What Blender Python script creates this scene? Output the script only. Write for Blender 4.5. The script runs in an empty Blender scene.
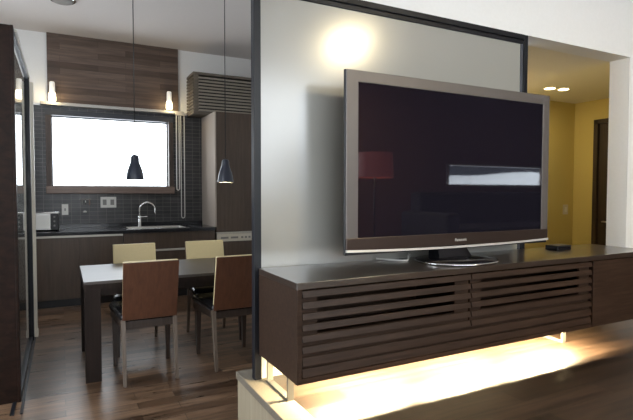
import bpy, bmesh, math, random
from mathutils import Vector, Matrix
random.seed(7)
S = bpy.context.scene
COL = S.collection
PI = math.pi

# ------------------------------------------------------------------ render look
S.view_settings.view_transform = 'Standard'
S.view_settings.look = 'None'
S.view_settings.gamma = 1.0
S.view_settings.exposure = 0.0
S.view_settings.use_curve_mapping = False
S.cycles.use_denoising = True
try:
    S.cycles.denoiser = 'OPENIMAGEDENOISE'
except Exception:
    pass
S.cycles.max_bounces = 10
S.cycles.diffuse_bounces = 5
S.cycles.glossy_bounces = 5
S.cycles.transparent_max_bounces = 12
S.cycles.caustics_reflective = False
S.cycles.caustics_refractive = False
S.cycles.sample_clamp_indirect = 6.0

# ------------------------------------------------------------------ materials
def base_mat(name):
    m = bpy.data.materials.new(name)
    m.use_nodes = True
    nt = m.node_tree
    b = nt.nodes['Principled BSDF']
    return m, nt, b

def mat(name, col, rough=0.5, metal=0.0, ior=1.5, coat=0.0, noise=0.0, nscale=20.0, spec=0.5):
    m, nt, b = base_mat(name)
    b.inputs['Base Color'].default_value = (*col, 1)
    b.inputs['Roughness'].default_value = rough
    b.inputs['Metallic'].default_value = metal
    b.inputs['IOR'].default_value = ior
    b.inputs['Specular IOR Level'].default_value = spec
    b.inputs['Coat Weight'].default_value = coat
    b.inputs['Coat Roughness'].default_value = 0.12
    tc = nt.nodes.new('ShaderNodeTexCoord')
    nz = nt.nodes.new('ShaderNodeTexNoise')
    nz.inputs['Scale'].default_value = nscale
    nz.inputs['Detail'].default_value = 4
    nt.links.new(tc.outputs['Object'], nz.inputs['Vector'])
    mx = nt.nodes.new('ShaderNodeMix'); mx.data_type = 'RGBA'
    k = noise
    mx.inputs['A'].default_value = (*[c * (1 - k) for c in col], 1)
    mx.inputs['B'].default_value = (*[min(1, c * (1 + k)) for c in col], 1)
    nt.links.new(nz.outputs['Fac'], mx.inputs['Factor'])
    nt.links.new(mx.outputs['Result'], b.inputs['Base Color'])
    return m

def wood(name, c1, c2, scale=(3, 60, 60), rough=0.4, coat=0.0, bump=0.05, spec=0.5, lo=0.3, hi=0.7):
    m, nt, b = base_mat(name)
    N, L = nt.nodes, nt.links
    tc = N.new('ShaderNodeTexCoord'); mp = N.new('ShaderNodeMapping')
    mp.inputs['Scale'].default_value = scale
    L.new(tc.outputs['Object'], mp.inputs['Vector'])
    nz = N.new('ShaderNodeTexNoise'); nz.inputs['Scale'].default_value = 1.0
    nz.inputs['Detail'].default_value = 6; nz.inputs['Roughness'].default_value = 0.6
    nz.inputs['Distortion'].default_value = 0.6
    L.new(mp.outputs['Vector'], nz.inputs['Vector'])
    cr = N.new('ShaderNodeValToRGB')
    cr.color_ramp.elements[0].position = lo; cr.color_ramp.elements[0].color = (*c1, 1)
    cr.color_ramp.elements[1].position = hi; cr.color_ramp.elements[1].color = (*c2, 1)
    L.new(nz.outputs['Fac'], cr.inputs['Fac'])
    L.new(cr.outputs['Color'], b.inputs['Base Color'])
    b.inputs['Roughness'].default_value = rough
    b.inputs['Coat Weight'].default_value = coat
    b.inputs['Coat Roughness'].default_value = 0.15
    b.inputs['Specular IOR Level'].default_value = spec
    if bump:
        bp = N.new('ShaderNodeBump'); bp.inputs['Strength'].default_value = bump
        bp.inputs['Distance'].default_value = 0.002
        L.new(nz.outputs['Fac'], bp.inputs['Height'])
        L.new(bp.outputs['Normal'], b.inputs['Normal'])
    return m

def boards(name, c1, c2, cm, w, h, mortar, plane='XY', rough=0.4, offset=0.5, grain=(2, 40, 40), gk=0.35,
           bump=0.3, spec=0.5, rvar=0.0, coat=0.0):
    """planks / tiles: brick texture with per-board tone and stretched grain"""
    m, nt, b = base_mat(name)
    N, L = nt.nodes, nt.links
    tc = N.new('ShaderNodeTexCoord')
    sx = N.new('ShaderNodeSeparateXYZ'); cx = N.new('ShaderNodeCombineXYZ')
    L.new(tc.outputs['Object'], sx.inputs[0])
    a, bb = plane
    L.new(sx.outputs[a], cx.inputs['X']); L.new(sx.outputs[bb], cx.inputs['Y'])
    br = N.new('ShaderNodeTexBrick')
    br.inputs['Scale'].default_value = 1.0
    br.inputs['Brick Width'].default_value = w
    br.inputs['Row Height'].default_value = h
    br.inputs['Mortar Size'].default_value = mortar
    br.inputs['Mortar Smooth'].default_value = 0.2
    br.offset = offset
    br.inputs['Color1'].default_value = (*c1, 1)
    br.inputs['Color2'].default_value = (*c2, 1)
    br.inputs['Mortar'].default_value = (*cm, 1)
    L.new(cx.outputs[0], br.inputs['Vector'])
    mp = N.new('ShaderNodeMapping'); mp.inputs['Scale'].default_value = grain
    L.new(tc.outputs['Object'], mp.inputs['Vector'])
    nz = N.new('ShaderNodeTexNoise'); nz.inputs['Scale'].default_value = 1.0
    nz.inputs['Detail'].default_value = 5; nz.inputs['Distortion'].default_value = 0.5
    L.new(mp.outputs['Vector'], nz.inputs['Vector'])
    mr = N.new('ShaderNodeMapRange')
    mr.inputs['From Min'].default_value = 0.25; mr.inputs['From Max'].default_value = 0.75
    mr.inputs['To Min'].default_value = 1 - gk; mr.inputs['To Max'].default_value = 1 + gk
    L.new(nz.outputs['Fac'], mr.inputs['Value'])
    ml = N.new('ShaderNodeVectorMath'); ml.operation = 'SCALE'
    L.new(br.outputs['Color'], ml.inputs[0]); L.new(mr.outputs['Result'], ml.inputs['Scale'])
    L.new(ml.outputs['Vector'], b.inputs['Base Color'])
    b.inputs['Roughness'].default_value = rough
    b.inputs['Specular IOR Level'].default_value = spec
    b.inputs['Coat Weight'].default_value = coat
    b.inputs['Coat Roughness'].default_value = 0.2
    if rvar:
        m2 = N.new('ShaderNodeMapRange')
        m2.inputs['To Min'].default_value = rough - rvar; m2.inputs['To Max'].default_value = rough + rvar
        L.new(nz.outputs['Fac'], m2.inputs['Value']); L.new(m2.outputs['Result'], b.inputs['Roughness'])
    bp = N.new('ShaderNodeBump'); bp.inputs['Strength'].default_value = bump
    bp.inputs['Distance'].default_value = 0.003; bp.invert = True
    L.new(br.outputs['Fac'], bp.inputs['Height'])
    L.new(bp.outputs['Normal'], b.inputs['Normal'])
    return m

def glow(name, col, strength, base=(0.9, 0.9, 0.9)):
    m, nt, b = base_mat(name)
    b.inputs['Base Color'].default_value = (*base, 1)
    b.inputs['Roughness'].default_value = 0.4
    b.inputs['Emission Color'].default_value = (*col, 1)
    b.inputs['Emission Strength'].default_value = strength
    return m

def thin_glass(name, tint=(1, 1, 1), ior=1.5, rough=0.0, boost=0.0):
    m = bpy.data.materials.new(name); m.use_nodes = True
    nt = m.node_tree; nt.nodes.clear(); N, L = nt.nodes, nt.links
    o = N.new('ShaderNodeOutputMaterial'); mx = N.new('ShaderNodeMixShader')
    t = N.new('ShaderNodeBsdfTransparent'); t.inputs['Color'].default_value = (*tint, 1)
    g = N.new('ShaderNodeBsdfGlossy'); g.inputs['Roughness'].default_value = rough
    f = N.new('ShaderNodeFresnel'); f.inputs['IOR'].default_value = ior
    ge = N.new('ShaderNodeNewGeometry'); iv = N.new('ShaderNodeMath'); iv.operation = 'SUBTRACT'; iv.inputs[0].default_value = 1.0
    mu = N.new('ShaderNodeMath'); mu.operation = 'MULTIPLY'     # reflect on the outer side of the pane only
    L.new(ge.outputs['Backfacing'], iv.inputs[1]); L.new(f.outputs[0], mu.inputs[0]); L.new(iv.outputs[0], mu.inputs[1])
    L.new(mu.outputs[0], mx.inputs[0]); L.new(t.outputs[0], mx.inputs[1]); L.new(g.outputs[0], mx.inputs[2])
    L.new(mx.outputs[0], o.inputs['Surface'])
    return m

M = {}
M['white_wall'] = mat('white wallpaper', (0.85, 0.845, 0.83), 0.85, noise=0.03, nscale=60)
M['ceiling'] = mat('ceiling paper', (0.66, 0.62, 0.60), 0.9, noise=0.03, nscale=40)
M['hall_wall'] = mat('cream hall wallpaper', (0.60, 0.49, 0.18), 0.85, noise=0.03, nscale=50)
M['hall_ceiling'] = mat('cream hall ceiling paper', (0.84, 0.80, 0.70), 0.9, noise=0.02, nscale=50)
M['floor'] = boards('brown plank floor', (0.045, 0.023, 0.012), (0.200, 0.122, 0.074), (0.015, 0.009, 0.006),
                    0.62, 0.09, 0.0018, 'XY', 0.30, 0.37, (3.5, 40, 40), 0.6, 0.3, 0.6, 0.08)
M['floor_hi'] = boards('living plank floor', (0.018, 0.010, 0.006), (0.055, 0.033, 0.021), (0.02, 0.012, 0.008),
                       1.1, 0.12, 0.0015, 'XY', 0.42, 0.41, (2.5, 30, 30), 0.65, 0.3, 0.3, 0.05)
M['stone'] = mat('speckled kerb stone', (0.15, 0.13, 0.10), 0.6, noise=0.4, nscale=160)
M['kerb_side'] = wood('pale kerb face', (0.25, 0.21, 0.145), (0.34, 0.29, 0.205), (25, 25, 2), 0.6, bump=0.02)
M['wood_wall'] = boards('horizontal walnut boards', (0.066, 0.040, 0.028), (0.155, 0.106, 0.080), (0.03, 0.02, 0.016),
                        0.75, 0.075, 0.001, 'XZ', 0.55, 0.43, (2.2, 30, 30), 0.35, 0.2)
M['tile'] = boards('dark mosaic tile', (0.028, 0.028, 0.031), (0.050, 0.049, 0.052), (0.15, 0.145, 0.135),
                   0.10, 0.05, 0.0024, 'XZ', 0.28, 0.0, (8, 8, 8), 0.2, 0.5)
M['espresso'] = wood('espresso oak veneer', (0.021, 0.0112, 0.007), (0.046, 0.0265, 0.0175), (4, 70, 70), 0.45, bump=0.03, spec=0.2)
M['espresso_top'] = wood('espresso oak top', (0.026, 0.017, 0.012), (0.046, 0.031, 0.023), (3, 60, 60), 0.28, bump=0.0, spec=1.0, coat=0.6)
M['cab_dark'] = wood('dark cabinet veneer', (0.054, 0.033, 0.0205), (0.084, 0.055, 0.036), (50, 50, 3), 0.35, bump=0.02)
M['cab_side'] = mat('satin cabinet side panel', (0.42, 0.36, 0.31), 0.32, noise=0.04)
M['screen_wood'] = wood('dark figured wood', (0.004, 0.002, 0.0013), (0.019, 0.0088, 0.006), (14, 14, 26), 0.45, bump=0.03, spec=0.12)
M['table'] = wood('dark table wood', (0.026, 0.018, 0.015), (0.045, 0.033, 0.028), (3, 50, 50), 0.38, bump=0.0, spec=0.9)
M['table_leg'] = wood('dark table leg wood', (0.010, 0.0062, 0.005), (0.020, 0.013, 0.0105), (50, 50, 3), 0.45, bump=0.02, spec=0.15)
M['chair_back'] = wood('reddish walnut veneer', (0.060, 0.022, 0.011), (0.100, 0.040, 0.020), (45, 45, 3), 0.4, bump=0.02)
M['chair_leg'] = wood('dark chair leg', (0.028, 0.018, 0.014), (0.048, 0.033, 0.026), (50, 50, 3), 0.35, bump=0.0)
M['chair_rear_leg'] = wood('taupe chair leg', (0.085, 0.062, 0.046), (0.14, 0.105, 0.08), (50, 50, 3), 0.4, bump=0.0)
M['cream_leather'] = mat('cream leatherette', (0.66, 0.56, 0.32), 0.5, noise=0.06, nscale=60)
M['black_leather'] = mat('black leatherette', (0.012, 0.011, 0.012), 0.25, noise=0.2, nscale=60)
M['black'] = mat('matt black', (0.010, 0.010, 0.012), 0.4, noise=0.1)
M['gloss_black'] = mat('gloss black', (0.006, 0.006, 0.008), 0.08, noise=0.0)
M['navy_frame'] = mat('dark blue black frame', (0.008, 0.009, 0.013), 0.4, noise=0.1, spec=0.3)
M['frame_slate'] = mat('slate frame edge', (0.06, 0.065, 0.085), 0.4, noise=0.1)  # lighter slate tone of the partition bead and the door's top rail
M['panel'] = mat('satin white glass panel', (0.35, 0.345, 0.315), 0.20, noise=0.02, nscale=4, spec=1.0, coat=0.7)
M['panel'].node_tree.nodes['Principled BSDF'].inputs['Coat Roughness'].default_value = 0.2
M['tv_bezel'] = mat('silver bronze bezel', (0.135, 0.12, 0.112), 0.45, metal=0.4, noise=0.03)
M['tv_chin'] = mat('bronze chin', (0.062, 0.043, 0.036), 0.32, metal=0.5, noise=0.03)
M['screen'] = mat('dark plasma glass', (0.010, 0.009, 0.015), 0.03, ior=1.75)
M['chrome'] = mat('chrome', (0.75, 0.75, 0.75), 0.12, metal=1.0)
M['steel'] = mat('brushed steel', (0.60, 0.585, 0.56), 0.3, metal=1.0, noise=0.05)
M['foot_steel'] = mat('satin foot steel', (0.16, 0.15, 0.13), 0.45, metal=0.4, noise=0.05)
M['silver_strip'] = mat('silver strip', (0.55, 0.53, 0.51), 0.35, metal=0.3, noise=0.03)
M['alu'] = mat('pale aluminium', (0.55, 0.52, 0.47), 0.4, metal=0.6, noise=0.04)
M['logo'] = mat('pale logo print', (0.45, 0.43, 0.40), 0.4)
M['white_plastic'] = mat('white plastic', (0.74, 0.73, 0.69), 0.4, noise=0.03)
M['cream_plastic'] = mat('cream plastic', (0.62, 0.58, 0.49), 0.45, noise=0.03)
M['grey_plastic'] = mat('grey plastic', (0.22, 0.21, 0.20), 0.45, noise=0.05)
M['cable'] = mat('grey cable', (0.45, 0.44, 0.42), 0.5, noise=0.05)
M['counter'] = mat('black stone worktop', (0.016, 0.017, 0.021), 0.16, noise=0.3, nscale=180)
M['grille'] = wood('grey brown louvre wood', (0.10, 0.082, 0.062), (0.17, 0.142, 0.112), (3, 60, 60), 0.5, bump=0.03)
M['louvre'] = wood('front lit louvre wood', (0.24, 0.215, 0.175), (0.36, 0.325, 0.27), (3, 60, 60), 0.45, bump=0.02)  # paler than the side louvres: frontal light put into the colour
M['grille_back'] = mat('dark louvre backing', (0.02, 0.018, 0.016), 0.8)
M['sill'] = wood('reddish sill wood', (0.15, 0.10, 0.078), (0.23, 0.16, 0.128), (3, 50, 50), 0.35, bump=0.02)
M['window_frame'] = mat('dark slate sash', (0.03, 0.033, 0.042), 0.4, noise=0.1)
M['window_wood'] = wood('dark brown window jamb', (0.04, 0.026, 0.02), (0.075, 0.05, 0.04), (50, 50, 3), 0.45, bump=0.02)
M['ledge'] = mat('pale grey ledge', (0.50, 0.48, 0.45), 0.4, noise=0.04)
M['glass'] = thin_glass('window glass', (0.97, 0.99, 1.0), 1.45)
M['door_glass'] = thin_glass('smoky door glass', (0.60, 0.61, 0.60), 1.5)
M['cream_post'] = mat('ivory jamb paint', (0.72, 0.68, 0.58), 0.5, noise=0.03)
M['navy_shade'] = mat('navy lamp enamel', (0.016, 0.020, 0.036), 0.35, noise=0.05)
M['shade_in'] = mat('white lamp lining', (0.85, 0.83, 0.78), 0.5)
M['frost'] = glow('frosted lamp glass', (1.0, 0.92, 0.78), 0.45, (0.85, 0.83, 0.78))
M['bulb_warm'] = glow('warm lamp glow', (1.0, 0.86, 0.55), 6)
M['bulb_pend'] = glow('pendant bulb glow', (1.0, 0.86, 0.62), 9)
M['bulb_hall'] = glow('hall lamp glow', (1.0, 0.80, 0.40), 20)
M['bulb_tube'] = glow('strip tube glow', (1.0, 0.84, 0.55), 16)
M['bulb_room'] = glow('room downlight glow', (1.0, 0.86, 0.60), 20)
M['hall_door'] = wood('dark hall door', (0.022, 0.013, 0.009), (0.045, 0.028, 0.02), (50, 50, 3), 0.5, bump=0.02)
M['sofa'] = mat('charcoal sofa cloth', (0.012, 0.012, 0.014), 0.9, noise=0.2)
M['red_shade'] = glow('red lamp shade cloth', (1.0, 0.25, 0.2), 0.25, (0.35, 0.09, 0.08))
M['red_wall'] = mat('umber back wall', (0.16, 0.075, 0.06), 0.8, noise=0.1)
M['snow'] = mat('snow', (0.86, 0.89, 0.94), 0.8, noise=0.08, nscale=3)
M['forest'] = mat('winter forest', (0.020, 0.024, 0.034), 0.9, noise=0.5, nscale=4)

# ------------------------------------------------------------------ mesh builders
class MB:
    def __init__(self):
        self.bm = bmesh.new()
    def _merge(self, t):
        me = bpy.data.meshes.new('tmp'); t.to_mesh(me); t.free()
        self.bm.from_mesh(me); bpy.data.meshes.remove(me)
    def box(self, x0, x1, y0, y1, z0, z1, bev=0.0, seg=2, mtx=None):
        t = bmesh.new()
        bmesh.ops.create_cube(t, size=1)
        for v in t.verts:
            v.co = Vector(((x0 + x1) / 2 + v.co.x * (x1 - x0), (y0 + y1) / 2 + v.co.y * (y1 - y0),
                           (z0 + z1) / 2 + v.co.z * (z1 - z0)))
        if bev:
            bmesh.ops.bevel(t, geom=list(t.edges), offset=bev, segments=seg, affect='EDGES', profile=0.5)
        if mtx is not None:
            bmesh.ops.transform(t, matrix=mtx, verts=list(t.verts))
        self._merge(t); return self
    def hexa(self, b, tp, bev=0.0):
        """8-corner solid: b and tp are four points each, same winding"""
        t = bmesh.new()
        vb = [t.verts.new(p) for p in b]; vt = [t.verts.new(p) for p in tp]
        t.faces.new(vb[::-1]); t.faces.new(vt)
        for i in range(4):
            j = (i + 1) % 4
            t.faces.new((vb[i], vb[j], vt[j], vt[i]))
        bmesh.ops.recalc_face_normals(t, faces=list(t.faces))
        if bev:
            bmesh.ops.bevel(t, geom=list(t.edges), offset=bev, segments=2, affect='EDGES', profile=0.5)
        self._merge(t); return self
    def prism(self, pts, axis, a0, a1, bev=0.0):
        """polygon pts in the two other axes, extruded along axis from a0 to a1"""
        t = bmesh.new()
        def P(p, a):
            return {'X': (a, p[0], p[1]), 'Y': (p[0], a, p[1]), 'Z': (p[0], p[1], a)}[axis]
        v0 = [t.verts.new(P(p, a0)) for p in pts]; v1 = [t.verts.new(P(p, a1)) for p in pts]
        t.faces.new(v0); t.faces.new(v1[::-1])
        n = len(pts)
        for i in range(n):
            j = (i + 1) % n
            t.faces.new((v0[i], v1[i], v1[j], v0[j]))
        bmesh.ops.recalc_face_normals(t, faces=list(t.faces))
        if bev:
            bmesh.ops.bevel(t, geom=list(t.edges), offset=bev, segments=2, affect='EDGES', profile=0.5)
        self._merge(t); return self
    def lathe(self, prof, n=32, c=(0, 0, 0), sx=1.0, sy=1.0, cap=True):
        t = bmesh.new(); rings = []
        for r, z in prof:
            rings.append([t.verts.new((c[0] + sx * r * math.cos(2 * PI * i / n), c[1] + sy * r * math.sin(2 * PI * i / n), c[2] + z))
                          for i in range(n)])
        for k in range(len(rings) - 1):
            for i in range(n):
                j = (i + 1) % n
                f = t.faces.new((rings[k][i], rings[k][j], rings[k + 1][j], rings[k + 1][i])); f.smooth = True
        if cap:
            t.faces.new(rings[0][::-1]); t.faces.new(rings[-1])
        bmesh.ops.recalc_face_normals(t, faces=list(t.faces))
        self._merge(t); return self
    def tube(self, pts, r, n=10):
        t = bmesh.new(); pts = [Vector(p) for p in pts]; rings = []
        up = Vector((0, 0, 1)); prev = None
        for k, p in enumerate(pts):
            d = (pts[min(k + 1, len(pts) - 1)] - pts[max(k - 1, 0)]).normalized()
            if prev is None:
                a = d.cross(up)
                if a.length < 1e-3: a = d.cross(Vector((1, 0, 0)))
                a.normalize()
            else:
                a = (prev - d * prev.dot(d)).normalized()
            prev = a; b = d.cross(a)
            rr = r[k] if isinstance(r, (list, tuple)) else r
            rings.append([t.verts.new(p + a * (rr * math.cos(2 * PI * i / n)) + b * (rr * math.sin(2 * PI * i / n))) for i in range(n)])
        for k in range(len(rings) - 1):
            for i in range(n):
                j = (i + 1) % n
                f = t.faces.new((rings[k][i], rings[k][j], rings[k + 1][j], rings[k + 1][i])); f.smooth = True
        t.faces.new(rings[0][::-1]); t.faces.new(rings[-1])
        bmesh.ops.recalc_face_normals(t, faces=list(t.faces))
        self._merge(t); return self
    def build(self, name, m, parent=None, loc=None):
        me = bpy.data.meshes.new(name); self.bm.to_mesh(me); self.bm.free()
        me.materials.append(m)
        o = bpy.data.objects.new(name, me); COL.objects.link(o)
        if parent is not None: o.parent = parent
        if loc is not None: o.location = loc
        return o

def B(*a, **k):
    return MB().box(*a, **k)

def tag(o, label=None, cat=None, group=None, kind=None):
    if label: o['label'] = label
    if cat: o['category'] = cat
    if group: o['group'] = group
    if kind: o['kind'] = kind
    return o

def thing(name, label, cat, loc=(0, 0, 0), rz=0.0, group=None):
    o = bpy.data.objects.new(name, None); COL.objects.link(o)
    o.empty_display_size = 0.1
    o.location = loc; o.rotation_euler = (0, 0, rz)
    return tag(o, label, cat, group)

def copy_tree(o, parent=None):
    c = o.copy(); COL.objects.link(c)
    if parent is not None: c.parent = parent
    for ch in list(o.children): copy_tree(ch, c)
    return c

def struct(name, mb, m, parent=None):
    o = mb.build(name, m, parent)
    if parent is None: o['kind'] = 'structure'
    return o

def area(name, loc, size, power, col, rot=(0, 0, 0), sy=None, portal=False, spread=PI, parent=None, shape=None):
    l = bpy.data.lights.new(name, 'AREA'); l.energy = power; l.color = col
    l.size = size
    if shape: l.shape = shape
    elif sy: l.shape = 'RECTANGLE'; l.size_y = sy
    l.spread = spread
    if portal: l.cycles.is_portal = True
    o = bpy.data.objects.new(name, l); COL.objects.link(o)
    o.location = loc; o.rotation_euler = rot
    if parent is not None: o.parent = parent
    return o

def point(name, loc, power, col, r=0.02, parent=None):
    l = bpy.data.lights.new(name, 'POINT'); l.energy = power; l.color = col; l.shadow_soft_size = r
    o = bpy.data.objects.new(name, l); COL.objects.link(o); o.location = loc
    if parent is not None: o.parent = parent
    return o

# ------------------------------------------------------------------ key sizes (metres; living floor is z = 0)
DF = -0.40            # dining floor
CEIL = 2.81
YB = 6.82             # kitchen back wall
PX, PY = 0.76, 2.35   # raised platform edge
YW = 2.19             # front of partition / bulkhead
YR = -2.6             # living back wall (behind the viewer)
XL, XR = -1.4, 8.8

# ------------------------------------------------------------------ setting
mb = MB()
mb.box(XL, PX, YR, PY, DF - 0.1, DF)
mb.box(XL, 2.70, PY, YB + 0.1, DF - 0.1, DF)
struct('floor', mb, M['floor'])
mb = MB()
mb.box(PX + 0.12, XR, YR, YW + 0.16, -0.08, 0.0)
mb.box(2.62, 5.8, YW + 0.16, 4.1, -0.08, 0.0)
struct('floor.001', mb, M['floor_hi'])
mb = MB().box(PX, PX + 0.12, YR, PY, -0.035, 0.0, 0.003)
for k, yy in enumerate((1.315, 1.915)):
    pass
struct('trim_1', mb, M['stone'])                               # stone kerb on the platform edge
mb = MB().box(PX + 0.008, PX + 0.05, YR, PY - 0.008, DF, -0.035)
mb.box(PX + 0.05, 2.62, PY - 0.05, PY - 0.008, DF, -0.08)
struct('trim_2', mb, M['kerb_side'])                           # pale riser below it

# kitchen back wall with window opening
WX0, WX1, WZ0, WZ1 = -0.105, 1.278, 0.965, 1.825
mb = MB()
mb.box(XL, WX0 - 0.06, YB, YB + 0.14, DF, CEIL)
mb.box(WX1 + 0.06, 2.70, YB, YB + 0.14, DF, CEIL)
mb.box(WX0 - 0.06, WX1 + 0.06, YB, YB + 0.14, DF, WZ0 - 0.09)
mb.box(WX0 - 0.06, WX1 + 0.06, YB, YB + 0.14, WZ1 + 0.05, CEIL)
struct('wall_back', mb, M['white_wall'])
mb = MB()
y0 = YB - 0.012
mb.box(-0.30, WX0 - 0.06, y0, YB, 0.45, 1.935)
mb.box(WX1 + 0.06, 1.727, y0, YB, 0.45, 1.935)
mb.box(WX0 - 0.06, WX1 + 0.06, y0, YB, 0.45, WZ0 - 0.09)
mb.box(WX0 - 0.06, WX1 + 0.06, y0, YB, WZ1 + 0.05, 1.935)
struct('wall_backsplash', mb, M['tile'])
struct('wall_wood', B(-0.137, 1.413, YB - 0.03, YB, 1.985, CEIL), M['wood_wall'])
struct('trim_3', B(-0.215, 1.47, YB - 0.10, YB, 1.938, 1.975, 0.004), M['ledge'])
struct('trim_4', B(-0.30, 1.727, YB - 0.03, YB, 0.45, 0.50, 0.003), M['counter'])

w = MB()
w.box(WX0 - 0.06, WX0, YB - 0.05, YB + 0.10, WZ0 - 0.02, WZ1 + 0.06)
w.box(WX1, WX1 + 0.06, YB - 0.05, YB + 0.10, WZ0 - 0.02, WZ1 + 0.06)
win = struct('window_1', w, M['window_wood'])
B(WX0 - 0.062, WX1 + 0.062, YB - 0.053, YB + 0.09, WZ1, WZ1 + 0.062).build('window_head', M['window_frame'], win)
B(WX0 - 0.065, WX1 + 0.065, YB - 0.09, YB + 0.10, WZ0 - 0.09, WZ0, 0.006).build('window_sill', M['sill'], win)
s = MB()
s.box(WX0, WX0 + 0.012, YB + 0.04, YB + 0.08, WZ0, WZ1).box(WX1 - 0.012, WX1, YB + 0.04, YB + 0.08, WZ0, WZ1)
s.box(WX0, WX1, YB + 0.04, YB + 0.08, WZ0, WZ0 + 0.012).box(WX0, WX1, YB + 0.04, YB + 0.08, WZ1 - 0.012, WZ1)
s.build('window_sash', M['window_frame'], win)
B(WX0, WX1, YB + 0.055, YB + 0.06, WZ0, WZ1).build('window_pane', M['glass'], win)

# side walls, ceilings, living walls
WC = (1.5, 3.4, -0.2, 2.5)      # unseen window added left of the frame to brighten the dining side
WD = (4.5, 5.9, 1.3, 2.4)     # window of the space behind the sliding door
mb = MB()
mb.box(XL - 0.1, XL, YR, WC[0], DF, CEIL).box(XL - 0.1, XL, WC[1], WD[0], DF, CEIL).box(XL - 0.1, XL, WD[1], YB, DF, CEIL)
mb.box(XL - 0.1, XL, WD[0], WD[1], DF, WD[2]).box(XL - 0.1, XL, WD[0], WD[1], WD[3], CEIL)
mb.box(XL - 0.1, XL, WC[0], WC[1], DF, WC[2]).box(XL - 0.1, XL, WC[0], WC[1], WC[3], CEIL)
struct('wall_left', mb, M['white_wall'])
for n, (ya, yb_, za, zb_) in (('window_fill', WC), ('window_5', WD)):
    w = MB()
    w.box(XL - 0.1, XL + 0.02, ya, ya + 0.05, za, zb_).box(XL - 0.1, XL + 0.02, yb_ - 0.05, yb_, za, zb_)
    w.box(XL - 0.1, XL + 0.02, ya, yb_, za - 0.03, za + 0.02).box(XL - 0.1, XL + 0.02, ya, yb_, zb_ - 0.05, zb_)
    w.box(XL - 0.08, XL - 0.02, (ya + yb_) / 2 - 0.03, (ya + yb_) / 2 + 0.03, za, zb_)
    o = struct(n, w, M['window_wood'])
    B(XL - 0.055, XL - 0.05, ya + 0.05, yb_ - 0.05, za + 0.02, zb_ - 0.05).build('window_pane', M['glass'], o)
struct('wall_dining_right', B(2.70, 2.80, YW + 0.15, YB, DF, CEIL), M['white_wall'])
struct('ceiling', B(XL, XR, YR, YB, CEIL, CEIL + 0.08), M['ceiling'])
# bulkhead above the partition, and the wall right of the opening
mb = MB()
mb.prism([(0.80, 1.893), (3.73, 1.893), (3.73, 0.0), (XR, 0.0), (XR, CEIL), (0.80, CEIL)], 'Y', YW, YW + 0.15)
struct('wall_front', mb, M['white_wall'])
# hall beyond
struct('ceiling_hall', B(3.73, 5.85, YW + 0.15, 4.1, 2.0, 2.06), M['hall_ceiling'])
struct('ceiling_soffit', B(2.70, 3.73, YW + 0.15, 4.1, 1.893, 2.06), M['hall_ceiling'])
struct('wall_hall_back', B(2.80, 5.85, 4.0, 4.1, 0.0, 2.0), M['hall_wall'])
D0, D1, DT = 3.20, 3.725, 1.745
mb = MB()
mb.box(5.69, 5.79, YW + 0.15, D0, 0.0, 2.0).box(5.69, 5.79, D1, 4.0, 0.0, 2.0).box(5.69, 5.79, D0, D1, DT, 2.0)
struct('wall_hall_right', mb, M['hall_wall'])
d = struct('door_2', B(5.72, 5.76, D0, D1, 0.0, DT), M['hall_door'])
fr = MB()
fr.box(5.68, 5.79, D1 - 0.03, D1 + 0.02, 0, DT + 0.02).box(5.68, 5.79, D0 - 0.02, D0 + 0.03, 0, DT + 0.02).box(5.68, 5.79, D0, D1, DT - 0.03, DT + 0.02)
fr.build('door_frame', M['hall_door'], d)
MB().tube([(5.72, 3.62, 0.55), (5.68, 3.62, 0.55), (5.68, 3.55, 0.55)], 0.008).build('door_handle', M['steel'], d)
struct('baseboard_hall', B(2.80, 5.69, 3.985, 4.0, 0.0, 0.06), M['hall_door'])

# living room behind the viewer
WA = (-1.2, 4.0, 0.85, 2.70)     # large window
WBx = (5.95, 8.55, 1.035, 1.40)  # long low window that shows in the television glass
mb = MB()
def wall_with_holes(mb, x0, x1, z0, z1, holes, y0, y1):
    xs = x0
    for (a, b_, c, e) in sorted(holes):
        mb.box(xs, a, y0, y1, z0, z1); mb.box(a, b_, y0, y1, z0, c); mb.box(a, b_, y0, y1, e, z1); xs = b_
    mb.box(xs, x1, y0, y1, z0, z1)
wall_with_holes(mb, XL, 4.1, DF, CEIL, [WA], YR - 0.15, YR)
struct('wall_rear', mb, M['white_wall'])
mb = MB()
wall_with_holes(mb, 4.1, XR, DF, CEIL, [WBx], YR - 0.15, YR)
struct('wall_rear.001', mb, M['red_wall'])
struct('wall_right', B(XR, XR + 0.1, YR, YW + 0.15, DF, CEIL), M['red_wall'])
for n, (a, b_, c, e) in (('window_2', WA), ('window_3', WBx)):
    w = MB()
    w.box(a, a + 0.04, YR - 0.15, YR + 0.02, c, e).box(b_ - 0.04, b_, YR - 0.15, YR + 0.02, c, e)
    w.box(a, b_, YR - 0.15, YR + 0.04, c - 0.04, c).box(a, b_, YR - 0.15, YR + 0.02, e - 0.03, e)
    if n == 'window_2':
        for k in (1, 2, 3): w.box(a + (b_ - a) * k / 4 - 0.02, a + (b_ - a) * k / 4 + 0.02, YR - 0.1, YR - 0.05, c, e)
    o = struct(n, w, M['sill'] if n == 'window_3' else M['window_wood'])
    B(a + 0.04, b_ - 0.04, YR - 0.085, YR - 0.08, c, e - 0.03).build('window_pane', M['glass'], o)

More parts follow.
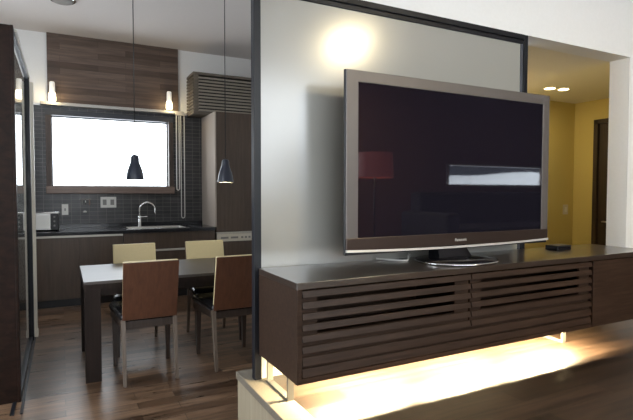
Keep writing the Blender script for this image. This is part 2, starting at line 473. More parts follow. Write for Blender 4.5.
# outside: snow and winter hillside behind the low window
t = MB(); bmt = t.bm
nx, ny = 120, 14
grid = []
for j in range(ny + 1):
    row = []
    for i in range(nx + 1):
        x = -6 + 26 * i / nx; y = -3.2 - 9 * j / ny
        h = -0.6
        if x > 4.5:
            u = min(1, (x - 4.5) / 1.2); g = min(1, j / 7.0); g = g * g * (3 - 2 * g)
            P = [(4, 0.85), (11, 0.88), (11.9, 0.96), (12.7, 1.30), (13.3, 1.27), (14.3, 1.58), (15.6, 1.45), (20, 1.4)]
            pr = 1.0
            for (xa, za), (xb, zb) in zip(P, P[1:]):
                if xa <= x <= xb: pr = za + (zb - za) * (x - xa) / (xb - xa)
            h += u * ((0.45 + (pr + 0.15) * g) + 0.03 * math.sin(x * 4.3 + 1 + j))
        row.append(bmt.verts.new((x, y, h)))
    grid.append(row)
for j in range(ny):
    for i in range(nx):
        f = bmt.faces.new((grid[j][i], grid[j][i + 1], grid[j + 1][i + 1], grid[j + 1][i])); f.smooth = True
struct('snow_ground', t, M['snow'])
t = MB()
t.prism([(6.5, -1), (30, -1), (30, 4.5), (24, 4.0), (18, 4.4), (12, 3.4), (8, 2.6)], 'Y', -14.5, -13.5)
struct('winter_hill', t, M['forest'])

# ------------------------------------------------------------------ partition of satin glass in a dark frame
p = struct('wall_partition', B(0.836, 2.612, YW + 0.012, YW + 0.028, 0.0, 1.86), M['panel'])
B(0.803, 0.838, YW, YW + 0.04, 0.0, 1.893, 0.002).build('frame_post', M['navy_frame'], p)
B(2.610, 2.645, YW, YW + 0.04, 0.0, 1.893, 0.002).build('frame_post', M['navy_frame'], p)
B(0.838, 2.610, YW - 0.002, YW + 0.04, 1.862, 1.893, 0.002).build('frame_rail', M['navy_frame'], p)
B(0.838, 2.610, YW + 0.004, YW + 0.036, 1.835, 1.858, 0.002).build('frame_rail', M['navy_frame'], p)
B(2.588, 2.606, YW + 0.004, YW + 0.036, 0.0, 1.835, 0.002).build('frame_bead', M['frame_slate'], p)

# ------------------------------------------------------------------ left: dark wooden screen, sliding glass door
t = thing('wooden_screen', 'tall dark figured wooden panel standing at the left edge before the sliding door', 'panel', (0, 0, 0))
B(-1.30, -0.262, 3.50, 3.54, DF, 1.90, 0.002).build('panel_face', M['screen_wood'], t)
B(-0.262, -0.246, 3.495, 3.545, DF, 1.90, 0.002).build('edge_strip', M['screen_wood'], t)
d = struct('door_1', B(-0.262, -0.256, 3.56, 4.92, DF + 0.03, 1.86), M['door_glass'])
B(-0.272, -0.236, 4.90, 4.96, DF, 1.905, 0.003).build('door_stile', M['navy_frame'], d)
B(-0.272, -0.248, 3.55, 3.58, DF, 1.905, 0.003).build('door_stile', M['navy_frame'], d)
B(-0.275, -0.245, 3.58, 4.90, 1.86, 1.90, 0.003).build('top_rail', M['frame_slate'], d)
B(-0.245, -0.232, 3.56, 4.96, 1.875, 1.893, 0.002).build('rail_strip', M['alu'], d)
B(-0.275, -0.245, 3.58, 4.90, DF + 0.005, DF + 0.04, 0.003).build('bottom_rail', M['navy_frame'], d)
mbt = MB(); mbt.box(-0.290, -0.270, 3.3, 5.0, DF, DF + 0.006); mbt.box(-0.240, -0.225, 3.3, 5.0, DF, DF + 0.006)
mbt.build('floor_track', M['navy_frame'], d)
tr = struct('trim_5', B(-0.240, -0.214, 5.02, 5.09, DF, 1.86, 0.002), M['cream_post'])
B(-0.244, -0.209, 5.015, 5.095, DF, DF + 0.06, 0.002).build('plinth_block', M['cream_post'], tr)

# ------------------------------------------------------------------ television stand
t = thing('tv_stand', 'long low dark slatted television stand on steel feet lit from below', 'tv stand', (0, 0, 0))
X0, X1, YF, Y1, ZB, ZT = 0.824, 3.30, 1.761, 2.188, 0.123, 0.536
B(X0, X1, YF, Y1, ZT - 0.028, ZT, 0.0015).build('top_board', M['espresso_top'], t)
B(X0, X0 + 0.022, YF, Y1, ZB, ZT - 0.028, 0.001).build('side_panel', M['espresso'], t)
B(X1 - 0.022, X1, YF, Y1, ZB, ZT - 0.028, 0.001).build('side_panel', M['espresso'], t)
cb = MB(); cb.box(X0 + 0.022, X1 - 0.022, YF + 0.035, Y1, 0.235, 0.25); cb.box(X0 + 0.022, X1 - 0.022, Y1 - 0.012, Y1, 0.25, ZT - 0.028)
cb.box(1.755, 1.775, YF + 0.05, Y1 - 0.012, 0.25, ZT - 0.028)
cb.box(X0 + 0.022, X1 - 0.022, YF + 0.022, YF + 0.034, ZB + 0.002, 0.26)
cb.build('carcass', M['espresso'], t)
B(2.70, X1 - 0.022, YF + 0.001, YF + 0.022, ZB, ZT - 0.032, 0.001).build('end_panel', M['espresso'], t)
def slat(mb, x0, x1, zt, h, y=YF):
    # each slat leans: the lower edge stands further out
    mb.prism([(y + 0.007, zt), (y + 0.015, zt), (y + 0.015, zt - h), (y + 0.001, zt - h)], 'X', x0, x1, 0.0012)
ztop = ZT - 0.036; pitch = 0.0455; sh = 0.0265
for (a, b_, lab) in ((X0 + 0.026, 1.760, 'left'), (1.766, 2.690, 'right')):
    dr = MB()
    for k in range(6):
        slat(dr, a, b_, ztop - pitch * k, sh)
    dr_o = dr.build('slatted_door', M['espresso'], t)
    st = MB()
    st.box(a + 0.002, a + 0.075, YF + 0.0205, YF + 0.034, ztop - pitch * 5 - sh, ztop)
    st.box(b_ - 0.090, b_ - 0.002, YF + 0.0205, YF + 0.034, ztop - pitch * 5 - sh, ztop)
    st.box(a + 0.075, b_ - 0.090, YF + 0.0205, YF + 0.034, ztop - pitch * 5 - sh, ztop - pitch * 4)
    st.build('door_stile', M['espresso'], dr_o)
lo = MB()
z = ztop - pitch * 6 + 0.002
for k in range(2):
    slat(lo, X0 + 0.026, 2.690, z - 0.047 * k, 0.034)
lo.box(X0 + 0.022, 2.695, YF + 0.002, YF + 0.022, ZB, ZB + 0.022)
lo.build('lower_slats', M['espresso'], t)
for xx in (0.862, 2.655):
    ft = MB()
    ft.box(xx - 0.015, xx + 0.015, 1.905, 1.917, 0.006, 0.236, 0.001).box(xx - 0.015, xx + 0.015, 2.140, 2.152, 0.006, 0.236, 0.001)
    ft.box(xx - 0.015, xx + 0.015, 1.905, 2.152, 0.0, 0.008, 0.001)
    ft.build('foot_frame', M['foot_steel'], t)
for xc in (1.23, 1.82, 2.41):
    MB().tube([(xc - 0.24, 1.875, 0.207), (xc + 0.24, 1.875, 0.207)], 0.012).build('light_tube', M['bulb_tube'], t)
    area('strip_lamp', (xc, 1.875, 0.190), 0.46, 72, (1.0, 0.82, 0.50), sy=0.03, parent=t)

# ------------------------------------------------------------------ television
t = thing('television', 'large flat television with silver bronze frame standing on the slatted stand', 'television', (0, 0, 0))
TX0, TX1, TY, TZ0, TZ1 = 1.180, 2.592, 1.985, 0.604, 1.473
SX0, SX1, SZ0, SZ1 = 1.250, 2.536, 0.680, 1.418
B(TX0, TX1, TY + 0.007, TY + 0.022, TZ0 - 0.006, TZ1, 0.002).box(TX0 + 0.05, TX1 - 0.05, TY + 0.02, TY + 0.065, TZ0 + 0.05, TZ1 - 0.05, 0.01).build('back_shell', M['black'], t)
MB().box(TX0 + 0.15, TX1 - 0.15, TY + 0.06, TY + 0.11, TZ0 + 0.12, TZ1 - 0.15, 0.02).build('rear_housing', M['black'], t)
fz = MB()
fz.box(TX0 + 0.004, SX0, TY, TY + 0.008, TZ0 + 0.01, TZ1, 0.003)
fz.box(SX1, TX1, TY, TY + 0.008, TZ0 + 0.01, TZ1, 0.003)
fz.box(SX0 - 0.004, SX1 + 0.004, TY, TY + 0.008, SZ1, TZ1, 0.003)
fz.build('bezel', M['tv_bezel'], t)
B(TX0 + 0.004, TX1, TY - 0.002, TY + 0.008, TZ0 + 0.012, SZ0, 0.003).build('bottom_bezel', M['tv_chin'], t)
ch = MB()
n = 24
for i in range(n):
    a = TX0 + 0.004 + (TX1 - TX0 - 0.004) * i / n; b_ = TX0 + 0.004 + (TX1 - TX0 - 0.004) * (i + 1) / n
    f = lambda x: 0.012 * (1 - ((x - (TX0 + TX1) / 2) / ((TX1 - TX0) / 2)) ** 2)
    ch.hexa([(a, TY - 0.007, TZ0 + 0.010 - f(a)), (b_, TY - 0.007, TZ0 + 0.010 - f(b_)), (b_, TY + 0.014, TZ0 + 0.010 - f(b_)), (a, TY + 0.014, TZ0 + 0.010 - f(a))],
            [(a, TY - 0.004, TZ0 + 0.021 - f(a)), (b_, TY - 0.004, TZ0 + 0.021 - f(b_)), (b_, TY + 0.014, TZ0 + 0.021 - f(b_)), (a, TY + 0.014, TZ0 + 0.021 - f(a))])
ch.build('chrome_strip', M['silver_strip'], t)
B(SX0 - 0.002, SX1 + 0.002, TY + 0.004, TY + 0.0075, SZ0 - 0.002, SZ1 + 0.002).build('screen', M['screen'], t)
# maker's lettering on the lower frame
cu = bpy.data.curves.new('lettering', 'FONT'); cu.body = 'Panasonic'; cu.size = 0.021; cu.extrude = 0.0006
cu.align_x = 'CENTER'; cu.offset = 0.0006
to = bpy.data.objects.new('lettering_source', cu); COL.objects.link(to)
bpy.context.view_layer.update()
me = bpy.data.meshes.new_from_object(to.evaluated_get(bpy.context.evaluated_depsgraph_get()))
bpy.data.objects.remove(to); bpy.data.curves.remove(cu)
me.materials.clear(); me.materials.append(M['logo'])
lg = bpy.data.objects.new('logo_lettering', me); COL.objects.link(lg); lg.parent = t
lg.location = (1.898, TY - 0.0028, 0.638); lg.rotation_euler = (PI / 2, 0, 0)
BC = (1.842, 1.955)
nk = MB()
nk.hexa([(BC[0] - 0.115, BC[1] + 0.0, 0.552), (BC[0] + 0.115, BC[1] + 0.0, 0.552), (BC[0] + 0.115, BC[1] + 0.09, 0.552), (BC[0] - 0.115, BC[1] + 0.09, 0.552)],
        [(BC[0] - 0.085, BC[1] + 0.045, 0.64), (BC[0] + 0.085, BC[1] + 0.045, 0.64), (BC[0] + 0.085, BC[1] + 0.12, 0.64), (BC[0] - 0.085, BC[1] + 0.12, 0.64)], 0.004)
nk.build('neck', M['gloss_black'], t)
MB().lathe([(0.97, 0.0), (1.0, 0.004), (1.0, 0.008), (0.97, 0.013), (0.6, 0.020), (0.2, 0.024)], 48, (BC[0], BC[1], ZT), 0.228, 0.195).build('base', M['gloss_black'], t)
MB().lathe([(0.995, 0.0035), (1.012, 0.005), (1.012, 0.009), (0.985, 0.0125)], 48, (BC[0], BC[1], ZT), 0.228, 0.195, cap=False).build('base_rim', M['chrome'], t)

# things on the stand
o = MB().tube([(1.48, 2.17, 0.545), (1.53, 2.14, 0.541), (1.56, 2.08, 0.541), (1.60, 2.06, 0.541), (1.63, 2.09, 0.545), (1.66, 2.13, 0.552), (1.70, 2.17, 0.56)], 0.005, 8).build('cable', M['cable'])
tag(o, 'pale grey cable lying on the stand left of the television foot', 'cable')
t = thing('set_top_box', 'small flat black box on the stand right of the television', 'box', (2.79, 2.06, ZT))
B(-0.062, 0.068, -0.045, 0.045, 0.0, 0.030, 0.004).build('casing', M['black'], t)
B(-0.055, 0.060, -0.0465, -0.044, 0.008, 0.022, 0.0).build('front_window', M['gloss_black'], t)

# ------------------------------------------------------------------ dining table
t = thing('dining_table', 'dark wooden dining table with thick top between the four chairs', 'table', (0.117, 3.625, DF))
L_, W_ = 1.66, 0.83
B(0, L_, 0, W_, 0.672, 0.692, 0.002).build('tabletop', M['table'], t)
B(0.001, L_ - 0.001, 0.001, W_ - 0.001, 0.637, 0.6725).build('edge_frame', M['table_leg'], t)
for (a, c) in ((0.006, 0.004), (L_ - 0.106, 0.004), (0.006, W_ - 0.074), (L_ - 0.106, W_ - 0.074)):
    B(a, a + 0.10, c, c + 0.07, 0.0, 0.637, 0.002).build('leg', M['table_leg'], t)
B(0.106, L_ - 0.106, 0.03, 0.05, 0.585, 0.637).build('apron', M['table_leg'], t)
B(0.106, L_ - 0.106, W_ - 0.05, W_ - 0.03, 0.585, 0.637).build('apron', M['table_leg'], t)

# ------------------------------------------------------------------ chairs (front is +y, back is -y)
def make_chair(label):
    t = thing('dining_chair', label, 'chair', (0, 0, 0), 0, 'dining chairs around the table')
    # seat pad, wider to the front
    def pad(z0, z1, g, bev):
        return MB().hexa([(-0.185 + g, -0.21 + g, z0), (0.185 - g, -0.21 + g, z0), (0.228 - g, 0.25 - g, z0), (-0.228 + g, 0.25 - g, z0)],
                         [(-0.185 + g, -0.21 + g, z1), (0.185 - g, -0.21 + g, z1), (0.228 - g, 0.25 - g, z1), (-0.228 + g, 0.25 - g, z1)], bev)
    s = pad(0.415, 0.475, 0.0, 0.022).build('seat', M['black_leather'], t)
    for q in s.data.polygons: q.use_smooth = True
    pad(0.365, 0.418, 0.012, 0.003).build('seat_frame', M['chair_leg'], t)
    # back: outer veneer shell and front pad, leaning back
    def lean(z): return -0.225 - 0.095 * (z - 0.44) / 0.40
    def slab(w, z0, z1, ya, yb, bev):
        return MB().hexa([(-w, lean(z0) + ya, z0), (w, lean(z0) + ya, z0), (w, lean(z0) + yb, z0), (-w, lean(z0) + yb, z0)],
                         [(-w, lean(z1) + ya, z1), (w, lean(z1) + ya, z1), (w, lean(z1) + yb, z1), (-w, lean(z1) + yb, z1)], bev)
    b = slab(0.179, 0.435, 0.836, -0.012, 0.002, 0.003).build('backrest', M['chair_back'], t)
    c = slab(0.177, 0.47, 0.840, 0.002, 0.034, 0.008).build('back_pad', M['cream_leather'], b)
    for sx in (-1, 1):
        x = 0.190 * sx
        MB().hexa([(x - 0.013, 0.172, 0), (x + 0.013, 0.172, 0), (x + 0.013, 0.198, 0), (x - 0.013, 0.198, 0)],
                  [(x - 0.019, 0.155, 0.37), (x + 0.019, 0.155, 0.37), (x + 0.019, 0.205, 0.37), (x - 0.019, 0.205, 0.37)], 0.002).build('leg', M['chair_leg'], t)
        x = 0.170 * sx
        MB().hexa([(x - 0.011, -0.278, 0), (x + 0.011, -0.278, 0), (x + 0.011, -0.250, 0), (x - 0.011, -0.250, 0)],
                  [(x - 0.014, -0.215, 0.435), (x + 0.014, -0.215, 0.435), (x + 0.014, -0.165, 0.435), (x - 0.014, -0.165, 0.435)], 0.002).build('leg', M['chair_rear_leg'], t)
    return t
c0 = make_chair('brown backed dining chair on the near side of the table, left one')
c0.location = (0.523, 3.72, DF)
for (x, y, rz, lab) in ((1.143, 3.72, 0.0, 'brown backed dining chair on the near side of the table, next to the partition post'),
                        (0.560, 4.29, PI, 'cream padded dining chair on the far side of the table, left one'),
                        (1.185, 4.29, PI, 'cream padded dining chair on the far side of the table, nearer the tall cabinet')):
    c = copy_tree(c0); c.location = (x, y, DF); c.rotation_euler = (0, 0, rz); c['label'] = lab

# ------------------------------------------------------------------ kitchen
YC = 6.15
t = thing('base_cabinet', 'dark base cabinet left of the sink with a long pale handle strip', 'cabinet', (0, 0, DF))
B(-0.30, 0.628, YC + 0.02, YB - 0.03, 0.09, 0.808).build('body', M['cab_dark'], t)
B(-0.30, 0.628, YC + 0.06, YC + 0.08, 0.0, 0.085).build('toe_kick', M['black'], t)
B(-0.298, 0.162, YC, YC + 0.019, 0.10, 0.785, 0.001).build('door', M['cab_dark'], t)
B(0.166, 0.626, YC, YC + 0.019, 0.10, 0.785, 0.001).build('door', M['cab_dark'], t)
B(-0.298, 0.627, YC - 0.012, YC + 0.006, 0.785, 0.809, 0.002).build('handle_strip', M['alu'], t)
t = thing('base_cabinet', 'dark base cabinet under the sink with lower drawer and pale strip', 'cabinet', (0, 0, DF))
B(0.632, 1.725, YC + 0.02, YB - 0.03, 0.09, 0.808).build('body', M['cab_dark'], t)
B(0.632, 1.725, YC + 0.06, YC + 0.08, 0.0, 0.085).build('toe_kick', M['black'], t)
B(0.634, 1.723, YC, YC + 0.019, 0.612, 0.808, 0.001).build('front_panel', M['cab_dark'], t)
dr = B(0.634, 1.723, YC, YC + 0.019, 0.10, 0.580, 0.001).build('drawer', M['cab_dark'], t)
B(0.634, 1.723, YC - 0.012, YC + 0.006, 0.582, 0.606, 0.002).build('handle_strip', M['alu'], dr)
# worktop with the sink opening
sx0, sx1, sy0, sy1 = 0.70, 1.38, 6.21, 6.62
mb = MB()
mb.box(-0.30, sx0, YC - 0.02, YB - 0.03, 0.4095, 0.45, 0.002).box(sx1, 1.725, YC - 0.02, YB - 0.03, 0.41, 0.45, 0.002)
mb.box(sx0, sx1, YC - 0.02, sy0, 0.41, 0.45).box(sx0, sx1, sy1, YB - 0.03, 0.41, 0.45)
o = mb.build('worktop', M['counter']); tag(o, 'black stone kitchen worktop running under the window', 'worktop')
t = thing('sink', 'stainless steel sink set in the black worktop below the window', 'sink', (0, 0, 0.45))
mb = MB()
mb.box(sx0 + 0.002, sx0 + 0.012, sy0 + 0.002, sy1 - 0.002, -0.038, 0.004).box(sx1 - 0.012, sx1 - 0.002, sy0 + 0.002, sy1 - 0.002, -0.038, 0.004)
mb.box(sx0 + 0.002, sx1 - 0.002, sy0 + 0.002, sy0 + 0.012, -0.038, 0.004).box(sx0 + 0.002, sx1 - 0.002, sy1 - 0.012, sy1 - 0.002, -0.038, 0.004)
mb.box(sx0 + 0.002, sx1 - 0.002, sy0 + 0.002, sy1 - 0.002, -0.039, -0.035)
mb.build('basin', M['steel'], t)
mb = MB()
ex = 0.035
mb.box(sx0 - ex, sx1 + ex, sy0 - ex, sy0 + 0.004, 0.0005, 0.005, 0.001).box(sx0 - ex, sx1 + ex, sy1 - 0.004, sy1 + ex, 0.0005, 0.005, 0.001)
mb.box(sx0 - ex, sx0 + 0.004, sy0, sy1, 0.0005, 0.005, 0.001).box(sx1 - 0.004, sx1 + ex, sy0, sy1, 0.0005, 0.005, 0.001)
mb.build('rim', M['chrome'], t)
t = thing('faucet', 'chrome gooseneck faucet rising behind the sink below the window', 'faucet', (0.885, 6.69, 0.4505))
MB().lathe([(0.030, 0), (0.030, 0.008), (0.022, 0.014), (0.022, 0.10), (0.015, 0.112)], 20).build('body', M['chrome'], t)
pts = [(0, 0, 0.09), (0, 0, 0.21)]
for k in range(13):
    a = PI - PI * k / 12 * 1.08
    pts.append((0.095 + 0.095 * math.cos(a), -0.02 * k / 12, 0.215 + 0.095 * math.sin(a)))
pts.append((0.196, -0.024, 0.155))
MB().tube(pts, 0.012, 12).build('spout', M['chrome'], t)
lv = MB(); lv.lathe([(0.024, 0.10), (0.026, 0.105), (0.026, 0.135), (0.018, 0.145)], 20)
lv.tube([(-0.02, -0.005, 0.122), (0.09, -0.03, 0.128)], 0.009); lv.build('lever', M['chrome'], t)

# toaster oven at the left
t = thing('toaster_oven', 'silver toaster oven with dark control side at the left end of the worktop', 'oven', (-0.165, 6.50, 0.4505))
B(-0.15, 0.125, -0.13, 0.14, 0.012, 0.205, 0.006).build('body', M['steel'], t)
B(-0.14, 0.035, -0.137, -0.129, 0.03, 0.185, 0.003).build('door', M['white_plastic'], t)
B(0.042, 0.124, -0.137, -0.129, 0.018, 0.198, 0.003).build('control_panel', M['black'], t)
B(-0.155, 0.13, -0.135, 0.145, 0.205, 0.218, 0.003).build('lid', M['chrome'], t)
for zz in (0.06, 0.11, 0.16):
    MB().lathe([(0.011, 0), (0.011, 0.010), (0.008, 0.013)], 16).build('knob', M['grey_plastic'], t).matrix_local = Matrix.Translation((0.083, -0.137, zz)) @ Matrix.Rotation(PI / 2, 4, 'X')
for (a, c) in ((-0.13, -0.11), (0.105, -0.11), (-0.13, 0.12), (0.105, 0.12)):
    MB().lathe([(0.010, 0), (0.012, 0.013)], 12, (a, c, 0)).build('foot', M['black'], t)

# plates on the tiles
def plate(name, label, cat, x0, x1, z0, z1, sockets, y=YB - 0.012):
    t = thing(name, label, cat, ((x0 + x1) / 2, y, (z0 + z1) / 2))
    w2, h2 = (x1 - x0) / 2, (z1 - z0) / 2
    B(-w2, w2, -0.009, -0.0002, -h2, h2, 0.002).build('cover_plate', M['white_plastic'], t)
    for (cx, hw, hh) in sockets:
        B(cx - hw, cx + hw, -0.012, -0.008, -hh, hh, 0.001).build('socket', M['grey_plastic'], t)
    return t
plate('wall_socket', 'white double socket plate on the dark tiles below the window', 'socket', 0.432, 0.618, 0.695, 0.833, [(-0.045, 0.022, 0.035), (0.045, 0.022, 0.035)])
plate('wall_switch', 'small white upright switch plate on the tiles beside the toaster oven', 'switch', -0.006, 0.066, 0.612, 0.745, [(0.0, 0.008, 0.016)])
t = thing('wall_holder', 'small dark utensil holder with pale knobs on the tiles under the window', 'holder', (0.255, YB - 0.012, 0.75))
B(-0.07, 0.07, -0.012, -0.0002, 0.045, 0.062, 0.002).build('rail', M['grey_plastic'], t)
for (xx, zz, mm) in ((-0.035, 0.02, 'grey_plastic'), (0.005, 0.015, 'chrome'), (0.05, 0.01, 'sill')):
    q = MB().tube([(xx, -0.012, 0.05), (xx, -0.02, 0.03), (xx, -0.022, zz - 0.03)], 0.008, 8).build('hook', M[mm], t)
MB().lathe([(0.020, 0), (0.024, 0.01), (0.012, 0.022)], 16, (-0.005, -0.026, -0.11)).build('knob', M['white_plastic'], t)

# tall cabinet with the built-in appliance
t = thing('tall_cabinet', 'tall dark kitchen cabinet with a pale side panel next to the partition', 'cabinet', (0, 0, 0))
B(1.748, 2.30, YC + 0.02, YB - 0.002, 0.385, 1.905).build('body', M['cab_dark'], t)
B(1.728, 1.747, YC, YB - 0.002, 0.4505, 1.915, 0.002).build('side_panel', M['cab_side'], t)
B(1.748, 2.30, YC, YC + 0.019, 0.385, 1.915, 0.001).build('door', M['cab_dark'], t)
t = thing('built_in_dishwasher', 'built-in dishwasher with a cream control panel below the tall cabinet', 'dishwasher', (0, 0, DF))
B(1.75, 2.30, YC + 0.02, YB - 0.02, 0.08, 0.765).build('body', M['cab_dark'], t)
B(1.75, 2.30, YC + 0.06, YC + 0.075, 0.0, 0.08).build('toe_kick', M['black'], t)
B(1.75, 2.30, YC - 0.004, YC + 0.02, 0.660, 0.758, 0.003).build('control_panel', M['cream_plastic'], t)
B(1.752, 2.298, YC, YC + 0.02, 0.09, 0.652, 0.001).build('door', M['cab_dark'], t)
B(1.745, 2.30, YC - 0.008, YC + 0.02, 0.761, 0.782, 0.002).build('trim_strip', M['alu'], t)
bt = MB()
for k, (a, wd) in enumerate(((1.80, 0.10), (1.93, 0.10), (2.07, 0.03), (2.12, 0.03), (2.17, 0.03))):
    bt.box(a, a + wd, YC - 0.0065, YC - 0.0035, 0.695, 0.72, 0.001)
bt.build('buttons', M['grey_plastic'], t)

# louvred cover up high
t = thing('louvred_box', 'long grey brown louvred box on the white wall above the tall cabinet', 'ventilation cover', (0, 0, 0))
gx0, gx1, gy, gz0, gz1 = 1.53, 2.64, 6.43, 1.918, 2.455
mb = MB()
mb.box(gx0, gx1, gy, YB - 0.001, gz1 - 0.035, gz1, 0.004).box(gx0, gx1, gy, YB - 0.001, gz0, gz0 + 0.03, 0.004)
mb.box(gx0 + 0.012, gx0 + 0.07, gy + 0.004, gy + 0.03, gz0 + 0.03, gz1 - 0.035, 0.002)
mb.box(gx1 - 0.04, gx1, gy, YB - 0.001, gz0 + 0.03, gz1 - 0.035, 0.002)
mb.build('frame', M['grille'], t)
B(gx0 + 0.025, gx1 - 0.04, gy + 0.06, YB - 0.002, gz0 + 0.03, gz1 - 0.035).build('backing', M['grille_back'], t)
n = 11; p_ = (gz1 - gz0 - 0.075) / n
sl = MB(); ss = MB()
for k in range(n):
    zz = gz0 + 0.036 + p_ * k
    sl.prism([(gy + 0.002, zz), (gy + 0.014, zz), (gy + 0.022, zz + p_ * 0.62), (gy + 0.010, zz + p_ * 0.62)], 'X', gx0 + 0.06, gx1 - 0.04, 0.001)
    ss.box(gx0, gx0 + 0.014, gy + 0.012, YB - 0.001, zz, zz + p_ * 0.62, 0.001)
sl.build('front_louvres', M['louvre'], t); ss.build('side_louvres', M['grille'], t)

# blind cords right of the window
def cord(label, xc, w_, zt, zb):
    t = thing('blind_cord', label, 'cord', (xc, YB - 0.105, zt), 0, 'white blind cords right of the window')
    pts = [(-w_, 0, 0), (-w_, 0, zb - zt + 0.05)]
    for k in range(1, 8):
        a = PI + PI * k / 8
        pts.append((w_ * math.cos(a), 0, zb - zt + 0.04 + 0.03 * math.sin(a)))
    pts += [(w_, 0, zb - zt + 0.05), (w_, 0, 0)]
    MB().tube(pts, 0.0055, 8).build('loop', M['white_plastic'], t)
    B(-w_ - 0.01, w_ + 0.01, -0.008, 0.0055, 0.0, 0.022, 0.002).build('clip', M['cream_plastic'], t)
cord('shorter white blind cord loop hanging at the window edge', 1.385, 0.018, 1.915, 0.91)
cord('longer white blind cord loop hanging down to the worktop upstand', 1.448, 0.022, 1.915, 0.535)

# ------------------------------------------------------------------ lamps
def make_pendant(label):
    t = thing('pendant_lamp', label, 'pendant lamp', (0, 0, 0), 0, 'navy pendant lamps over the table')
    prof_o = [(0.0665, 0.0), (0.0655, 0.015), (0.062, 0.045), (0.054, 0.08), (0.044, 0.108), (0.036, 0.13), (0.032, 0.15), (0.030, 0.178), (0.027, 0.186)]
    MB().lathe(prof_o + [(0.020, 0.188)], 32, cap=False).build('lamp_shade', M['navy_shade'], t)
    MB().lathe([(r - 0.003, z + 0.0005) for r, z in prof_o[:-1]] , 32, cap=False).build('shade_lining', M['shade_in'], t)
    MB().lathe([(0.027, 0.184), (0.024, 0.192), (0.006, 0.197)], 20).build('cap', M['navy_shade'], t)
    MB().tube([(0, 0, 0.195), (0, 0, CEIL - 0.992 - 0.02)], 0.0035, 8).build('cord', M['black'], t)
    MB().lathe([(0.045, CEIL - 0.992 - 0.022), (0.048, CEIL - 0.992 - 0.0005)], 24).build('ceiling_rose', M['white_plastic'], t)
    MB().lathe([(0.010, 0.02), (0.024, 0.030), (0.028, 0.05), (0.022, 0.075), (0.012, 0.10), (0.012, 0.19)], 20).build('bulb', M['bulb_pend'], t)
    return t
p0 = make_pendant('navy bell pendant lamp hanging in front of the bright window'); p0.location = (0.510, 4.08, 0.992)
p1 = copy_tree(p0); p1.location = (1.238, 4.08, 0.980); p1['label'] = 'navy bell pendant lamp hanging before the tall dark cabinet'
for ch in list(p1.children):
    if ch.name.startswith(('cord', 'ceiling_rose')): ch.location.z += 0.012
for (x, y, z) in ((0.51, 4.08, 0.992), (1.238, 4.08, 0.980)):
    point('pendant_light', (x, y, z + 0.004), 1.2, (1, 0.82, 0.55), 0.02)

def make_sconce(label):
    t = thing('wall_spot_lamp', label, 'wall lamp', (0, 0, 0), 0, 'small white spot lamps on the boarded wall')
    MB().lathe([(0.0335, 0.098), (0.0335, 0.10), (0.029, 0.222), (0.024, 0.230)], 24).build('lamp_tube', M['frost'], t)
    MB().lathe([(0.034, 0.0), (0.040, 0.006), (0.040, 0.05), (0.037, 0.08), (0.0335, 0.098)], 24).build('lamp_head', M['bulb_warm'], t)
    B(-0.010, 0.010, 0.026, 0.0515, 0.15, 0.18, 0.002).build('bracket', M['steel'], t)
    return t
s0 = make_sconce('small white spot lamp on the wood boards at the left above the window'); s0.location = (-0.086, YB - 0.082, 1.985)
s1 = copy_tree(s0); s1.location = (1.282, YB - 0.082, 1.995); s1['label'] = 'small white spot lamp on the wood boards above the blind cords'
for x, z in ((-0.086, 1.985), (1.282, 1.995)):
    point('spot_light', (x, YB - 0.16, z + 0.015), 1.6, (1, 0.78, 0.42), 0.02)

t = thing('ceiling_light', 'round chrome rimmed ceiling light cut by the top edge of the photo', 'ceiling light', (0.035, 5.55, CEIL))
MB().lathe([(0.12, -0.0002), (0.125, -0.012), (0.112, -0.022)], 40).build('rim', M['chrome'], t)
MB().lathe([(0.10, -0.0225), (0.09, -0.034), (0.05, -0.042)], 32).build('diffuser', M['grey_plastic'], t)

def make_down(label, cat='downlight', g='downlights in the hall ceiling', em='bulb_hall'):
    t = thing('downlight', label, cat, (0, 0, 0), 0, g)
    MB().lathe([(0.060, -0.0003), (0.062, -0.006), (0.052, -0.008)], 32, cap=False).build('trim_ring', M['white_plastic'], t)
    MB().lathe([(0.052, -0.003), (0.051, -0.0065)], 32).build('lens', M[em], t)
    return t
h0 = make_down('round lit downlight in the hall ceiling, nearer the television'); h0.location = (4.60, 3.525, 2.0)
h1 = copy_tree(h0); h1.location = (4.77, 3.49, 2.0); h1['label'] = 'round lit downlight in the hall ceiling, nearer the dark door'
for x, y in ((4.60, 3.525), (4.77, 3.49)):
    area('hall_light', (x, y, 1.985), 0.09, 2.2, (1.0, 0.85, 0.52), shape='DISK')
t = thing('hall_fill_lamp', 'unseen shaded wall lamp added behind the television to light the hall soffit', 'wall lamp', (3.40, 3.999, 1.45))  # unseen lamp, added to warm the soffit from below
B(-0.05, 0.05, -0.02, 0.0, -0.08, 0.08, 0.004).build('mount', M['steel'], t)
MB().lathe([(0.05, -0.08), (0.075, 0.10)], 24, (0, -0.10, 0), cap=False).build('lamp_shade', M['shade_in'], t)
MB().tube([(0, -0.02, 0), (0, -0.10, -0.01), (0, -0.10, 0.03)], 0.008).build('arm', M['steel'], t)
MB().lathe([(0.012, 0.03), (0.026, 0.055), (0.012, 0.085)], 16, (0, -0.10, 0)).build('bulb', M['bulb_hall'], t)
point('hall_fill_light', (3.40, 3.899, 1.56), 26, (1.0, 0.80, 0.48), 0.03)

# living ceiling downlight whose reflection glows on the glass panel
h3 = make_down('round lit downlight in the living room ceiling', 'downlight', None, 'bulb_room'); h3.location = (3.30, -1.12, CEIL)
area('living_light', (3.30, -1.12, CEIL - 0.012), 0.26, 92, (1.0, 0.84, 0.52), shape='DISK')

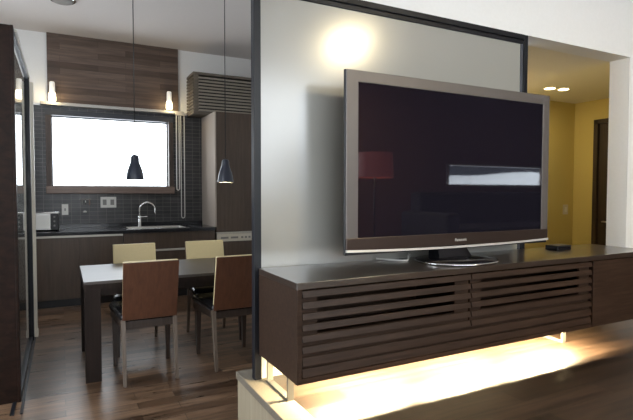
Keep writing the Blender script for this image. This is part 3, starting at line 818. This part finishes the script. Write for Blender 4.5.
sw = thing('light_switch', 'ivory light switch on the yellow hall wall above the stand', 'switch', (5.54, 4.0, 0.685))
B(-0.045, 0.045, -0.009, -0.0002, -0.06, 0.06, 0.003).build('cover_plate', M['cream_plastic'], sw)
B(-0.020, 0.020, -0.013, -0.009, -0.03, 0.03, 0.002).build('rocker', M['white_plastic'], sw)

# ------------------------------------------------------------------ furniture behind the viewer, mirrored in the television glass
t = thing('sofa', 'charcoal sofa behind the viewer, mirrored dark in the television glass', 'sofa', (6.2, -1.3, 0))
B(-1.6, 1.6, -0.45, 0.45, 0.0, 0.42, 0.04).build('seat', M['sofa'], t)
B(-1.6, 1.6, -0.60, -0.36, 0.30, 0.90, 0.05).build('backrest', M['sofa'], t)
B(-1.80, -1.58, -0.55, 0.45, 0.08, 0.62, 0.04).build('armrest', M['sofa'], t)
B(1.58, 1.80, -0.55, 0.45, 0.08, 0.62, 0.04).build('armrest', M['sofa'], t)
t = thing('floor_lamp', 'red shaded lamp behind the viewer, mirrored in the television glass', 'lamp', (3.5, -1.2, 0))
MB().lathe([(0.15, 0), (0.15, 0.02), (0.02, 0.04)], 32).build('base', M['black'], t)
MB().tube([(0, 0, 0.03), (0, 0, 1.2)], 0.012).build('pole', M['black'], t)
MB().lathe([(0.24, 1.08), (0.22, 1.39)], 32, cap=False).build('lamp_shade', M['red_shade'], t)

point('floor_lamp_light', (3.5, -1.2, 1.22), 10, (1, 0.55, 0.3), 0.05)

# ------------------------------------------------------------------ daylight
wd = bpy.data.worlds.new('sky'); S.world = wd; wd.use_nodes = True
bg = wd.node_tree.nodes['Background']
bg.inputs['Color'].default_value = (0.93, 0.96, 1.0, 1); bg.inputs['Strength'].default_value = 7.0
cxk, czk = (WX0 + WX1) / 2, (WZ0 + WZ1) / 2
area('kitchen_window_portal', (cxk, YB + 0.12, czk), WX1 - WX0, 1, (1, 1, 1), (-PI / 2, 0, 0), WZ1 - WZ0, True)
for (ya, yb_, za, zb_) in (WC, WD):
    area('side_window_portal', (XL - 0.12, (ya + yb_) / 2, (za + zb_) / 2), zb_ - za, 1, (1, 1, 1), (0, -PI / 2, 0), yb_ - ya, True)
for (a, b_, c, e) in (WA, WBx):
    area('living_window_portal', ((a + b_) / 2, YR - 0.16, (c + e) / 2), b_ - a, 1, (1, 1, 1), (PI / 2, 0, 0), e - c, True)

# ------------------------------------------------------------------ camera
cam = bpy.data.cameras.new('camera'); co = bpy.data.objects.new('camera', cam); COL.objects.link(co)
cam.sensor_width = 36.0; cam.sensor_fit = 'HORIZONTAL'; cam.lens = 491.8 / 633 * 36.0
cam.clip_start = 0.05; cam.clip_end = 100
yaw, pit, roll = -0.47727, 0.0369, 0.00112
def rot(yaw, pit, roll):
    cy, sy, cp, sp, cr, sr = math.cos(yaw), math.sin(yaw), math.cos(pit), math.sin(pit), math.cos(roll), math.sin(roll)
    A = Matrix(((1, 0, 0), (0, 0, -1), (0, 1, 0)))
    Rz = Matrix(((cy, sy, 0), (-sy, cy, 0), (0, 0, 1)))
    Rx = Matrix(((1, 0, 0), (0, cp, -sp), (0, sp, cp)))
    Rr = Matrix(((cr, -sr, 0), (sr, cr, 0), (0, 0, 1)))
    return Rr @ Rx @ A @ Rz
R_ = rot(yaw, pit, roll)
r, dn, fw = Vector(R_[0]), Vector(R_[1]), Vector(R_[2])
mw = Matrix((( r.x, -dn.x, -fw.x, 0), (r.y, -dn.y, -fw.y, 0), (r.z, -dn.z, -fw.z, 0.9), (0, 0, 0, 1)))
co.matrix_world = mw
S.camera = co
